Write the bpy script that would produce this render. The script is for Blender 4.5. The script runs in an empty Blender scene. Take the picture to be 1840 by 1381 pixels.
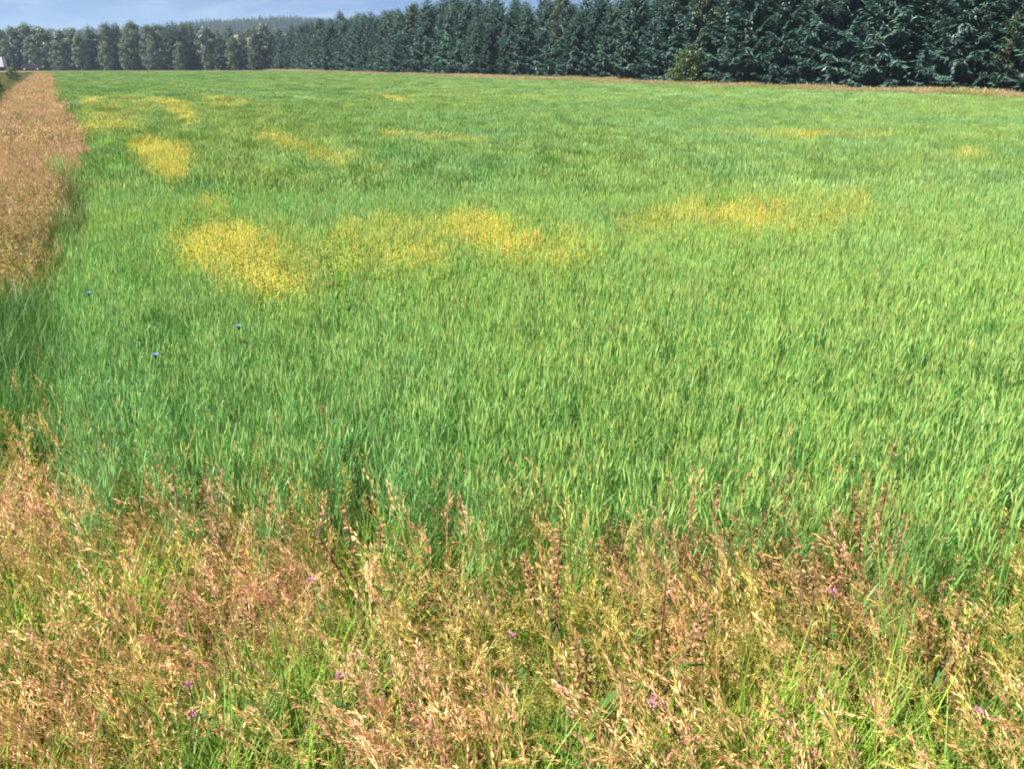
import bpy, bmesh, math, random
import numpy as np

# ------------------------------------------------------------------ camera, sky, sun, exposure
sc = bpy.context.scene
F_PX, CX, CY, HORIZON = 1444.0, 920.0, 690.5, 112.0     # photograph: 1840 x 1381
CAM_H = 2.75
PITCH = math.atan((CY - HORIZON) / F_PX)
SUN_EL, SUN_AZ = math.radians(52), math.radians(-118)   # azimuth from +Y, clockwise positive
EXPOSURE = 1.4

cam_data = bpy.data.cameras.new('camera')
cam_data.sensor_fit = 'HORIZONTAL'
cam_data.sensor_width = 36.0
cam_data.lens = 36.0 * F_PX / 1840.0
cam_data.clip_start = 0.05
cam_data.clip_end = 12000
cam = bpy.data.objects.new('camera', cam_data)
sc.collection.objects.link(cam)
cam.location = (0, 0, CAM_H)
cam.rotation_euler = (math.pi / 2 - PITCH, 0, 0)
sc.camera = cam

world = bpy.data.worlds.new('World')
sc.world = world
world.use_nodes = True
wn, wl = world.node_tree.nodes, world.node_tree.links
wn.clear()
out = wn.new('ShaderNodeOutputWorld')
bg = wn.new('ShaderNodeBackground')
sky = wn.new('ShaderNodeTexSky')
sky.sky_type = 'NISHITA'
sky.sun_disc = False
sky.sun_elevation = SUN_EL
sky.sun_rotation = SUN_AZ
sky.altitude = 100
sky.air_density = 0.3
sky.dust_density = 0.0
sky.ozone_density = 5.0
tc = wn.new('ShaderNodeTexCoord')
mp = wn.new('ShaderNodeMapping')
mp.inputs['Scale'].default_value = (3.0, 3.0, 14.0)
nz = wn.new('ShaderNodeTexNoise')
nz.inputs['Scale'].default_value = 2.2
nz.inputs['Detail'].default_value = 7
nz.inputs['Roughness'].default_value = 0.55
nz.inputs['Distortion'].default_value = 0.4
rp = wn.new('ShaderNodeValToRGB')
rp.color_ramp.elements[0].position = 0.40
rp.color_ramp.elements[0].color = (0, 0, 0, 1)
rp.color_ramp.elements[1].position = 0.70
rp.color_ramp.elements[1].color = (0.75, 0.75, 0.75, 1)
mx = wn.new('ShaderNodeMix')
mx.data_type = 'RGBA'
mx.inputs['B'].default_value = (5.6, 6.6, 7.8, 1)       # thin white cloud
wl.new(tc.outputs['Generated'], mp.inputs['Vector'])
wl.new(mp.outputs['Vector'], nz.inputs['Vector'])
wl.new(nz.outputs['Fac'], rp.inputs['Fac'])
wl.new(rp.outputs['Color'], mx.inputs['Factor'])
wl.new(sky.outputs['Color'], mx.inputs['A'])
wl.new(mx.outputs['Result'], bg.inputs['Color'])
bg.inputs['Strength'].default_value = 0.05
wl.new(bg.outputs['Background'], out.inputs['Surface'])

sun_data = bpy.data.lights.new('sun', 'SUN')
sun_data.energy = 5.0
sun_data.angle = math.radians(0.53)
sun_data.color = (1.0, 0.95, 0.86)
sun = bpy.data.objects.new('sun', sun_data)
sc.collection.objects.link(sun)
sun.rotation_euler = (math.pi / 2 - SUN_EL, 0, math.pi - SUN_AZ)

sc.view_settings.view_transform = 'Standard'
sc.view_settings.look = 'None'
sc.view_settings.gamma = 1.0
sc.view_settings.exposure = EXPOSURE
sc.view_settings.use_curve_mapping = False
sc.cycles.max_bounces = 4
sc.cycles.diffuse_bounces = 3
sc.cycles.glossy_bounces = 1
sc.cycles.transmission_bounces = 3
sc.cycles.transparent_max_bounces = 4
sc.cycles.volume_bounces = 0
sc.cycles.use_denoising = True
sc.cycles.filter_width = 1.9
sc.render.use_persistent_data = False

# ------------------------------------------------------------------ helpers
rng = np.random.default_rng(11)
random.seed(5)
COL = sc.collection
CP, SP = math.cos(PITCH), math.sin(PITCH)

def at(x, y, z):
    """photograph pixel -> world point where its sight line meets the level z"""
    dx, dy = (x - CX) / F_PX, -(y - CY) / F_PX
    d = np.array([dx, CP + dy * SP, -SP + dy * CP])
    return np.array([0, 0, CAM_H]) + d * ((z - CAM_H) / d[2])

def pix(X, Y, Z):
    z = Z - CAM_H
    f = Y * CP - z * SP
    return CX + F_PX * X / f, CY - F_PX * (Y * SP + z * CP) / f

AZ_F = math.radians(-28.94)                      # the field's long sides run this way
UX, UY = math.sin(AZ_F), math.cos(AZ_F)
NX, NY = UY, -UX
def uv(X, Y): return X * UX + Y * UY, X * NX + Y * NY
def xy(u, v): return u * UX + v * NX, u * UY + v * NY

def vnoise(X, Y, scale, seed):
    r = np.random.default_rng(seed)
    n = 256
    g = r.random((n, n))
    x, y = np.asarray(X) / scale + 4096.5, np.asarray(Y) / scale + 4096.5
    xi, yi = np.floor(x).astype(int), np.floor(y).astype(int)
    fx, fy = x - xi, y - yi
    fx, fy = fx * fx * (3 - 2 * fx), fy * fy * (3 - 2 * fy)
    a, b = g[xi % n, yi % n], g[(xi + 1) % n, yi % n]
    c, d = g[xi % n, (yi + 1) % n], g[(xi + 1) % n, (yi + 1) % n]
    return (a * (1 - fx) + b * fx) * (1 - fy) + (c * (1 - fx) + d * fx) * fy

def fnoise(X, Y, scale, seed):
    return (vnoise(X, Y, scale, seed) * .55 + vnoise(X, Y, scale * .47, seed + 1) * .3 + vnoise(X, Y, scale * .21, seed + 2) * .15)

def inpoly(px, py, poly):
    r = np.zeros(len(px), bool)
    n = len(poly)
    for i in range(n):
        x0, y0 = poly[i]
        x1, y1 = poly[(i + 1) % n]
        if y0 == y1: continue
        c = ((y0 > py) != (y1 > py)) & (px < (x1 - x0) * (py - y0) / (y1 - y0) + x0)
        r ^= c
    return r

class MB:
    """collects faces with a tint for each vertex; build() links them as one mesh"""
    def __init__(s): s.v, s.f, s.t, s.m = [], [], [], []
    def add(s, vs, fs, tint=(1, 1, 1), mat=0):
        o = len(s.v)
        s.v += [tuple(p) for p in vs]
        s.f += [tuple(i + o for i in f) for f in fs]
        s.t += [tint] * len(vs) if not isinstance(tint, list) else tint
        s.m += [mat] * len(fs)
    def ribbon(s, base, az, length, width, lean, curve, seg=3, tint=(1, 1, 1), twist=0.0, tip=0.05):
        """a grass blade: starts at angle lean from upright, bends by curve over its length"""
        p = np.array(base, float)
        h = np.array([math.cos(az), math.sin(az), 0])
        side = np.array([-math.sin(az + twist), math.cos(az + twist), 0])
        vs, fs = [], []
        for i in range(seg + 1):
            k = i / seg
            w = width * (1 - k) ** .6 * .5 if i < seg else width * tip
            vs += [p - side * w, p + side * w]
            if i == seg: break
            a = lean + curve * (k + .5 / seg)
            p = p + (h * math.sin(a) + np.array([0, 0, math.cos(a)])) * (length / seg)
            fs.append((2 * i, 2 * i + 1, 2 * i + 3, 2 * i + 2))
        s.add(vs, fs, tint)
        return p
    def path(s, base, az, length, lean, curve, seg=6):
        p = np.array(base, float)
        h = np.array([math.cos(az), math.sin(az), 0])
        pts, dirs = [p], []
        for i in range(seg):
            a = lean + curve * (i + .5) / seg
            d = h * math.sin(a) + np.array([0, 0, math.cos(a)])
            p = p + d * (length / seg)
            pts.append(p); dirs.append(d)
        dirs.append(dirs[-1])
        return pts, dirs
    def spindle(s, p, d, length, width, tint=(1, 1, 1), n=4, prof=(.25, 1, .8, .1)):
        d = np.array(d, float) / np.linalg.norm(d)
        a = np.cross(d, (0.3, 0.9, 0.2)); a /= np.linalg.norm(a)
        b = np.cross(d, a)
        vs, fs = [], []
        K = len(prof)
        for i, w in enumerate(prof):
            c = np.array(p) + d * length * i / (K - 1)
            for j in range(n):
                t = 2 * math.pi * j / n
                vs.append(c + (a * math.cos(t) + b * math.sin(t)) * width * .5 * w)
        for i in range(K - 1):
            for j in range(n):
                fs.append((i * n + j, i * n + (j + 1) % n, (i + 1) * n + (j + 1) % n, (i + 1) * n + j))
        s.add(vs, fs, tint)
    def leaf(s, c, d, nrm, L, W, tint=(1, 1, 1), mat=0, fold=.0):
        d = np.array(d, float); d /= np.linalg.norm(d)
        w = np.cross(d, nrm); w /= (np.linalg.norm(w) + 1e-9)
        nn = np.cross(w, d)
        c = np.array(c, float)
        s.add([c, c + d * L * .45 + w * W * .5 + nn * fold, c + d * L, c + d * L * .45 - w * W * .5 + nn * fold], [(0, 1, 2, 3)], tint, mat)
    def tube(s, pts, rad, n=6, tint=(1, 1, 1), mat=0, cap=True):
        pts = [np.array(p, float) for p in pts]
        vs, fs = [], []
        for i, p in enumerate(pts):
            d = pts[min(i + 1, len(pts) - 1)] - pts[max(i - 1, 0)]
            d /= (np.linalg.norm(d) + 1e-9)
            a = np.cross(d, (0.31, 0.82, 0.47)); a /= np.linalg.norm(a)
            b = np.cross(d, a)
            for j in range(n):
                t = 2 * math.pi * j / n
                vs.append(p + (a * math.cos(t) + b * math.sin(t)) * rad[i])
        for i in range(len(pts) - 1):
            for j in range(n):
                fs.append((i * n + j, i * n + (j + 1) % n, (i + 1) * n + (j + 1) % n, (i + 1) * n + j))
        if cap:
            fs.append(tuple(range(n))[::-1]); fs.append(tuple(range((len(pts) - 1) * n, len(pts) * n)))
        s.add(vs, fs, tint, mat)
    def mesh(s, name, mats):
        me = bpy.data.meshes.new(name)
        me.from_pydata(s.v, [], s.f)
        a = me.color_attributes.new('tint', 'FLOAT_COLOR', 'POINT')
        c = np.ones((len(s.v), 4), np.float32)
        c[:, :3] = np.array(s.t, np.float32).reshape(-1, 3)
        a.data.foreach_set('color', c.ravel())
        for m in (mats if isinstance(mats, (list, tuple)) else [mats]): me.materials.append(m)
        if max(s.m) > 0: me.polygons.foreach_set('material_index', s.m)
        me.update()
        return me
    def build(s, name, mats, parent=None, smooth=False):
        me = s.mesh(name, mats)
        if smooth: me.polygons.foreach_set('use_smooth', [True] * len(me.polygons))
        o = bpy.data.objects.new(name, me)
        COL.objects.link(o)
        o.parent = parent
        return o

def tag(o, label=None, cat=None, group=None, kind=None):
    if label: o['label'] = label
    if cat: o['category'] = cat
    if group: o['group'] = group
    if kind: o['kind'] = kind
    return o

def empty(name, loc, rz=0, sc_=1.0):
    e = bpy.data.objects.new(name, None)
    COL.objects.link(e)
    e.location = loc
    e.rotation_euler = (0, 0, rz)
    e.scale = (sc_,) * 3 if not isinstance(sc_, tuple) else sc_
    e.empty_display_size = .3
    return e

def copy_tree(o, parent=None):
    c = o.copy()
    COL.objects.link(c)
    c.parent = parent
    for ch in list(o.children): copy_tree(ch, c)
    return c

# ------------------------------------------------------------------ materials
def mat_base(name):
    m = bpy.data.materials.new(name)
    m.use_nodes = True
    n, l = m.node_tree.nodes, m.node_tree.links
    n.clear()
    return m, n, l, n.new('ShaderNodeOutputMaterial')

def leaf_shader(n, l, o, col, trans=.3, gloss=.04, rough=.45, tcol=None):
    d = n.new('ShaderNodeBsdfDiffuse'); t = n.new('ShaderNodeBsdfTranslucent'); g = n.new('ShaderNodeBsdfGlossy')
    g.inputs['Roughness'].default_value = rough
    g.inputs['Color'].default_value = (1, 1, 1, 1)
    l.new(col, d.inputs['Color'])
    l.new(tcol or col, t.inputs['Color'])
    m1 = n.new('ShaderNodeMixShader'); m1.inputs[0].default_value = trans
    m2 = n.new('ShaderNodeMixShader'); m2.inputs[0].default_value = gloss
    l.new(d.outputs[0], m1.inputs[1]); l.new(t.outputs[0], m1.inputs[2])
    l.new(m1.outputs[0], m2.inputs[1]); l.new(g.outputs[0], m2.inputs[2])
    l.new(m2.outputs[0], o.inputs['Surface'])

def mulc(n, l, a, b):
    x = n.new('ShaderNodeMix'); x.data_type = 'RGBA'; x.blend_type = 'MULTIPLY'
    x.inputs['Factor'].default_value = 1
    l.new(a, x.inputs['A'])
    if isinstance(b, tuple): x.inputs['B'].default_value = b
    else: l.new(b, x.inputs['B'])
    return x.outputs['Result']

def plant_material(name, trans=.3, gloss=.03):
    """colour comes from the plant (scatter colour) times the tint of its blades, ears and flowers"""
    m, n, l, o = mat_base(name)
    a = n.new('ShaderNodeAttribute'); a.attribute_type = 'INSTANCER'; a.attribute_name = 'plant_colour'
    b = n.new('ShaderNodeAttribute'); b.attribute_type = 'GEOMETRY'; b.attribute_name = 'tint'
    leaf_shader(n, l, o, mulc(n, l, a.outputs['Color'], b.outputs['Color']), trans, gloss)
    return m

def flower_material(name, col, trans=.3):
    m, n, l, o = mat_base(name)
    b = n.new('ShaderNodeAttribute'); b.attribute_type = 'GEOMETRY'; b.attribute_name = 'tint'
    leaf_shader(n, l, o, mulc(n, l, b.outputs['Color'], col + (1,)), trans, .02)
    return m

def foliage_material(name, cols, trans=.25, gloss=.03, rough=.5):
    """leaf colour: ramp over a per-tree random and a clump noise, times the leaf tint"""
    m, n, l, o = mat_base(name)
    oi = n.new('ShaderNodeObjectInfo'); tcn = n.new('ShaderNodeTexCoord')
    nn = n.new('ShaderNodeTexNoise'); nn.inputs['Scale'].default_value = .55; nn.inputs['Detail'].default_value = 3
    l.new(tcn.outputs['Object'], nn.inputs['Vector'])
    ad = n.new('ShaderNodeMath'); ad.operation = 'MULTIPLY_ADD'
    ad.inputs[1].default_value = .55
    l.new(oi.outputs['Random'], ad.inputs[0])
    sub = n.new('ShaderNodeMath'); sub.operation = 'MULTIPLY_ADD'; sub.inputs[1].default_value = 1.1; sub.inputs[2].default_value = -.32
    l.new(nn.outputs['Fac'], sub.inputs[0]); l.new(sub.outputs[0], ad.inputs[2])
    r = n.new('ShaderNodeValToRGB')
    els = r.color_ramp.elements
    while len(els) < len(cols): els.new(.5)
    for i, c in enumerate(cols):
        els[i].position = i / (len(cols) - 1); els[i].color = c + (1,)
    l.new(ad.outputs[0], r.inputs['Fac'])
    b = n.new('ShaderNodeAttribute'); b.attribute_type = 'GEOMETRY'; b.attribute_name = 'tint'
    leaf_shader(n, l, o, mulc(n, l, r.outputs['Color'], b.outputs['Color']), trans, gloss, rough)
    return m

def ground_material(name, c1, c2, scale):
    m, n, l, o = mat_base(name)
    p = n.new('ShaderNodeBsdfPrincipled'); p.inputs['Roughness'].default_value = .95
    p.inputs['Specular IOR Level'].default_value = .1
    tcn = n.new('ShaderNodeTexCoord'); nn = n.new('ShaderNodeTexNoise')
    nn.inputs['Scale'].default_value = scale; nn.inputs['Detail'].default_value = 8
    l.new(tcn.outputs['Object'], nn.inputs['Vector'])
    r = n.new('ShaderNodeValToRGB')
    r.color_ramp.elements[0].position = .35; r.color_ramp.elements[0].color = c1 + (1,)
    r.color_ramp.elements[1].position = .65; r.color_ramp.elements[1].color = c2 + (1,)
    l.new(nn.outputs['Fac'], r.inputs['Fac']); l.new(r.outputs['Color'], p.inputs['Base Color'])
    bp = n.new('ShaderNodeBump'); bp.inputs['Strength'].default_value = .5; bp.inputs['Distance'].default_value = .05
    n2 = n.new('ShaderNodeTexNoise'); n2.inputs['Scale'].default_value = scale * 6; n2.inputs['Detail'].default_value = 5
    l.new(tcn.outputs['Object'], n2.inputs['Vector'])
    l.new(n2.outputs['Fac'], bp.inputs['Height']); l.new(bp.outputs[0], p.inputs['Normal'])
    l.new(p.outputs[0], o.inputs['Surface'])
    return m

def simple_material(name, col, rough=.5, metal=0.0, noise=.12, scale=3.0, coat=0.0, emit=None):
    m, n, l, o = mat_base(name)
    p = n.new('ShaderNodeBsdfPrincipled')
    p.inputs['Roughness'].default_value = rough; p.inputs['Metallic'].default_value = metal
    p.inputs['Coat Weight'].default_value = coat
    tcn = n.new('ShaderNodeTexCoord'); nn = n.new('ShaderNodeTexNoise')
    nn.inputs['Scale'].default_value = scale; nn.inputs['Detail'].default_value = 6
    l.new(tcn.outputs['Object'], nn.inputs['Vector'])
    r = n.new('ShaderNodeValToRGB')
    r.color_ramp.elements[0].color = tuple(c * (1 - noise) for c in col) + (1,)
    r.color_ramp.elements[1].color = tuple(min(1, c * (1 + noise)) for c in col) + (1,)
    l.new(nn.outputs['Fac'], r.inputs['Fac']); l.new(r.outputs['Color'], p.inputs['Base Color'])
    l.new(p.outputs[0], o.inputs['Surface'])
    return m

M_PLANT = plant_material('grass_and_crop', .42, .02)
M_SOIL = ground_material('field_soil', (.035, .03, .016), (.06, .055, .025), 1.5)
M_BARK = simple_material('bark', (.06, .045, .035), .95, noise=.5, scale=9)
M_SPRUCE = foliage_material('spruce_needles', [(.026, .060, .044), (.044, .096, .074), (.075, .145, .118), (.095, .155, .085)], .12, .03)
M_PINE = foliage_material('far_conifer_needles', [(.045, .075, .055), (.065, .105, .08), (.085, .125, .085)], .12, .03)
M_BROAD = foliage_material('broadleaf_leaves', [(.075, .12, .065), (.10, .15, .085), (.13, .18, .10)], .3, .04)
M_OLIVE = foliage_material('yellow_green_leaves', [(.07, .10, .02), (.10, .13, .03), (.13, .15, .035)], .3, .04)
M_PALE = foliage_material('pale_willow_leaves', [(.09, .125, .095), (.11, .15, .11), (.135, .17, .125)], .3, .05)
M_BROWN = foliage_material('browned_leaves', [(.06, .05, .025), (.09, .075, .035), (.11, .095, .045)], .2, .03)
M_BELT = foliage_material('olive_green_leaves', [(.045, .075, .03), (.065, .10, .04), (.085, .12, .05)], .3, .03)
M_SHRUB = foliage_material('shrub_leaves', [(.045, .085, .02), (.065, .115, .03), (.085, .14, .04)], .3, .04)
M_DARKSHRUB = foliage_material('dark_shrub_leaves', [(.02, .04, .012), (.035, .06, .02), (.05, .08, .025)], .25, .04)

# ------------------------------------------------------------------ setting: ground, road, hill
def sheet(name, pts, z, mat):
    me = bpy.data.meshes.new(name)
    me.from_pydata([(p[0], p[1], z) for p in pts], [], [tuple(range(len(pts)))])
    me.materials.append(mat)
    o = bpy.data.objects.new(name, me)
    COL.objects.link(o)
    o['kind'] = 'structure'
    return o

sheet('ground', [(-1700, -700), (1700, -700), (1700, 1700), (-1700, 1700)], 0, M_SOIL)

FIELD_V0, FIELD_V1, FIELD_END_Y = 1.2, 48.6, 188.0
TREE_V = 59.0

# a low causeway carries the country road past the far end of the field
M_ROAD = ground_material('asphalt', (.045, .045, .047), (.06, .06, .062), 4)
M_BANK = ground_material('dry_bank', (.13, .10, .045), (.17, .15, .06), .8)
def causeway(pa, pb, half, shoulder, z):
    pa, pb = np.array(pa, float), np.array(pb, float)
    d = (pb - pa) / np.linalg.norm(pb - pa); n = np.array([-d[1], d[0]])
    w = half + shoulder
    vs = []
    for p in (pa, pb):
        for off, zz in ((-w, .004), (-half - .6, z), (half + .6, z), (w, .004)):
            q = p + n * off
            vs.append((q[0], q[1], zz))
    me = bpy.data.meshes.new('road_bank')
    me.from_pydata(vs, [], [(0, 1, 5, 4), (1, 2, 6, 5), (2, 3, 7, 6)])
    me.materials.append(M_BANK)
    o = bpy.data.objects.new('road_bank', me); COL.objects.link(o); o['kind'] = 'structure'
    q = [pa - n * half, pa + n * half, pb + n * half, pb - n * half]
    sheet('road', q, z + .004, M_ROAD)
ROAD_Z = .7
ROAD_A, ROAD_B = (-300, 190), (-60, 236)
causeway(ROAD_A, ROAD_B, 3.2, 3.5, ROAD_Z)

# wooded hill far behind: height follows the skyline seen over the trees
HILL_D = 950.0
def hill_height(az_px):
    xs = [-2500, -900, -300, 0, 130, 300, 360, 420, 520, 650, 740, 900, 1200, 2500, 5000]
    ys = [66, 64, 64, 62, 60, 54, 42, 37, 33, 40, 41, 36, 45, 55, 66]
    y = np.interp(az_px, xs, ys)
    return (HORIZON - y)
def hill_px(az):                                  # azimuth -> photo x at the horizon
    return CX + F_PX * np.tan(az) / CP
azs = np.linspace(math.radians(-72), math.radians(62), 200)
rows = [(-260, 0.0), (-190, .22), (-130, .5), (-70, .8), (0, 1.0), (120, .9), (400, .3)]
hv, hf = [], []
for i, a in enumerate(azs):
    top = hill_height(hill_px(a)) * CP * CP / F_PX * HILL_D / max(.3, math.cos(a)) * 1.0 + CAM_H - 8.0
    for (dr, k) in rows:
        r = HILL_D / max(.45, math.cos(a)) + dr
        bump = 1 + .10 * (vnoise(np.array([a * 900]), np.array([dr]), 60, 3)[0] - .5)
        hv.append((r * math.sin(a), r * math.cos(a), (top * bump if k > 0 else 0) * k - (.5 if k == 0 else 0)))
NR = len(rows)
for i in range(len(azs) - 1):
    for j in range(NR - 1):
        a = i * NR + j
        hf.append((a, a + NR, a + NR + 1, a + 1))
me = bpy.data.meshes.new('hill'); me.from_pydata(hv, [], hf)
me.materials.append(ground_material('hill_floor', (.03, .045, .025), (.05, .06, .03), .02))
me.materials.append(ground_material('hill_meadow', (.26, .21, .11), (.36, .3, .17), .02))
me.polygons.foreach_set('material_index', [1 if (395 < hill_px(azs[i]) < 530 and j in (1, 2)) else 0 for i in range(len(azs) - 1) for j in range(NR - 1)])
me.polygons.foreach_set('use_smooth', [True] * len(me.polygons))
hill = bpy.data.objects.new('hill', me); COL.objects.link(hill); hill['kind'] = 'structure'
HV = np.array(hv).reshape(len(azs), NR, 3)

# ------------------------------------------------------------------ scatter with geometry nodes (grass, crop, far wood)
def proto_collection(name, meshes):
    c = bpy.data.collections.new(name)
    for i, m in enumerate(meshes):
        c.objects.link(bpy.data.objects.new('%s_%02d' % (name, i), m))
    return c

def scatter(name, pts, rz, scl, idx, colr, coll, label, cat, tilt=None):
    n = len(pts)
    me = bpy.data.meshes.new(name)
    me.vertices.add(n)
    me.vertices.foreach_set('co', np.asarray(pts, np.float32).ravel())
    rot = np.zeros((n, 3), np.float32); rot[:, 2] = rz
    if tilt is not None: rot[:, :2] = tilt
    a = me.attributes.new('plant_rotation', 'FLOAT_VECTOR', 'POINT'); a.data.foreach_set('vector', rot.ravel())
    s3 = np.asarray(scl, np.float32)
    if s3.ndim == 1: s3 = np.repeat(s3[:, None], 3, 1)
    a = me.attributes.new('plant_scale', 'FLOAT_VECTOR', 'POINT'); a.data.foreach_set('vector', s3.ravel())
    a = me.attributes.new('plant_index', 'INT', 'POINT'); a.data.foreach_set('value', np.asarray(idx, np.int32))
    cc = np.ones((n, 4), np.float32); cc[:, :3] = np.clip(colr, 0, 1)
    a = me.attributes.new('plant_colour', 'FLOAT_COLOR', 'POINT'); a.data.foreach_set('color', cc.ravel())
    o = bpy.data.objects.new(name, me); COL.objects.link(o)
    g = bpy.data.node_groups.new(name + '_nodes', 'GeometryNodeTree')
    g.interface.new_socket('Geometry', in_out='INPUT', socket_type='NodeSocketGeometry')
    g.interface.new_socket('Geometry', in_out='OUTPUT', socket_type='NodeSocketGeometry')
    N, L = g.nodes, g.links
    gi, go = N.new('NodeGroupInput'), N.new('NodeGroupOutput')
    iop = N.new('GeometryNodeInstanceOnPoints')
    ci = N.new('GeometryNodeCollectionInfo')
    ci.inputs['Collection'].default_value = coll
    ci.inputs['Separate Children'].default_value = True
    ci.inputs['Reset Children'].default_value = True
    iop.inputs['Pick Instance'].default_value = True
    def na(nm, ty):
        q = N.new('GeometryNodeInputNamedAttribute'); q.data_type = ty; q.inputs['Name'].default_value = nm
        return q.outputs['Attribute']
    e2r = N.new('FunctionNodeEulerToRotation')
    L.new(na('plant_rotation', 'FLOAT_VECTOR'), e2r.inputs[0])
    L.new(gi.outputs[0], iop.inputs['Points'])
    L.new(ci.outputs[0], iop.inputs['Instance'])
    L.new(na('plant_index', 'INT'), iop.inputs['Instance Index'])
    L.new(e2r.outputs[0], iop.inputs['Rotation'])
    L.new(na('plant_scale', 'FLOAT_VECTOR'), iop.inputs['Scale'])
    L.new(iop.outputs[0], go.inputs[0])
    md = o.modifiers.new('plants', 'NODES'); md.node_group = g
    tag(o, label, cat, kind='stuff')
    return o

R = random.Random(3)
U = R.uniform
def wheat_clump(stems, rad, detail, fat=1.0):
    b = MB()
    for i in range(stems):
        a, r = U(0, 6.283), rad * math.sqrt(U(0, 1))
        base = (r * math.cos(a), r * math.sin(a), 0)
        az = U(0, 6.283); h = U(.68, .84)
        lean, curve = U(0, .09), U(0, .16)
        t = U(.85, 1.12)
        if detail == 2:
            pts, dirs = b.path(base, az, h, lean, curve, 4)
            b.ribbon(base, az, h, .0055 * fat, lean, curve, 4, (t * .85, t * .95, t * .8), U(0, 3), .3)
            tipp, tipd = pts[-1], dirs[-1]
            for k in range(3):
                q = pts[R.choice((2, 3, 3, 4))]; la = U(0, 6.283)
                b.ribbon(q - np.array([0, 0, U(.02, .12)]), la, U(.10, .18), U(.009, .013) * fat, U(.08, .4), U(.2, 1.2), 4, (t * .74, t * .9, t * .78), U(-.5, .5))
        else:
            seg = 2 if detail else 1
            tipp = b.ribbon(base, az, h, .010 * fat, lean, curve, seg, (t * .75, t * .9, t * .75), 0, .25)
            tipd = np.array([math.cos(az) * (lean + curve), math.sin(az) * (lean + curve), 1])
            for k in range(2 if detail else 1):
                b.ribbon((base[0], base[1], h * U(.55, .85)), U(0, 6.283), U(.15, .26), .014 * fat, U(.2, .6), U(.4, 1.4), 2, (t * .65, t * .85, t * .68))
        nod = U(0, .45); na_ = U(0, 6.283)
        d = np.array(tipd) + np.array([math.cos(na_) * nod, math.sin(na_) * nod, 0])
        y = U(.9, 1.25)
        if detail == 2:
            b.spindle(tipp, d, U(.055, .085), .0135 * fat, (t * 1.35 * y, t * 1.22, t * 1.15), 4)
            for k in range(3):
                aw = U(0, 6.283)
                b.ribbon(np.array(tipp) + d / np.linalg.norm(d) * .06, aw, U(.04, .07), .0022 * fat, U(.1, .4), .1, 1, (t * 1.5, t * 1.35, t * 1.1))
        else:
            b.spindle(tipp, d, U(.08, .12), .016 * fat, (t * 1.16 * y, t * 1.08, t * 1.02), 3, (.3, 1, .15))
    return b
def grass_tuft(n, rad, L0, L1, w, lean0=.05, lean1=.6, curve=1.3):
    b = MB()
    for i in range(n):
        a, r = U(0, 6.283), rad * math.sqrt(U(0, 1))
        t = U(.75, 1.2)
        b.ribbon((r * math.cos(a), r * math.sin(a), 0), U(0, 6.283), U(L0, L1), U(.6, 1.2) * w, U(lean0, lean1), U(.1, curve), 4, (t, t, t * U(.7, 1.1)), U(-.6, .6))
    return b
def panicle_grass(culms, rad, H0, H1, wind=0.35, spk=14, pl=.15, spread=.35, sw=.006, sl=.018, droop=.9, blades=6):
    """dry seeding grass: leaning culms with loose panicles; wind bends them towards -X"""
    b = MB()
    for i in range(culms):
        a, r = U(0, 6.283), rad * math.sqrt(U(0, 1))
        az = math.pi + U(-1.1, 1.1) if U(0, 1) < .75 else U(0, 6.283)
        h = U(H0, H1)
        pts, dirs = b.path((r * math.cos(a), r * math.sin(a), 0), az, h, U(.02, wind), U(.2, droop), 7)
        t = U(.75, 1.2); w1, w2 = U(.85, 1.12), U(.75, 1.25)
        b.tube(pts, [.0018] * 7 + [.0008], 3, (t * .95, t * 1.05, t * .7), cap=False)
        for k in range(spk):
            f = 1 - pl / h * (k / spk)
            q = f * 7; qi = min(6, int(q)); p = pts[qi] + (pts[qi + 1] - pts[qi]) * (q - qi)
            d = dirs[qi]
            side = np.array([U(-1, 1), U(-1, 1), U(-.6, .5)])
            side /= np.linalg.norm(side)
            bl = pl * spread * (.25 + .75 * k / spk) * U(.5, 1.2)
            e = p + d * bl * .8 + side * bl
            for m in range(2):
                o = p + (e - p) * (1 - .45 * m)
                tt = U(.75, 1.3)
                dd = d * .8 + side * .6 + np.array([U(-.4, .4), U(-.4, .4), U(-.7, .2)])
                b.leaf(o, dd, (U(-1, 1), U(-1, 1), 1), sl * U(.8, 1.5), sw * U(.8, 1.4), (t * tt * 1.1, t * tt * w1, t * tt * U(.85, 1.1) * w2))
    for i in range(blades):
        a, r = U(0, 6.283), rad * math.sqrt(U(0, 1)); t = U(.5, .9)
        b.ribbon((r * math.cos(a), r * math.sin(a), 0), U(0, 6.283), U(.3, .6), U(.006, .011), U(.1, .6), U(.2, 1.5), 4, (t * .75, t * 1.1, t * .5))
    return b
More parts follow.
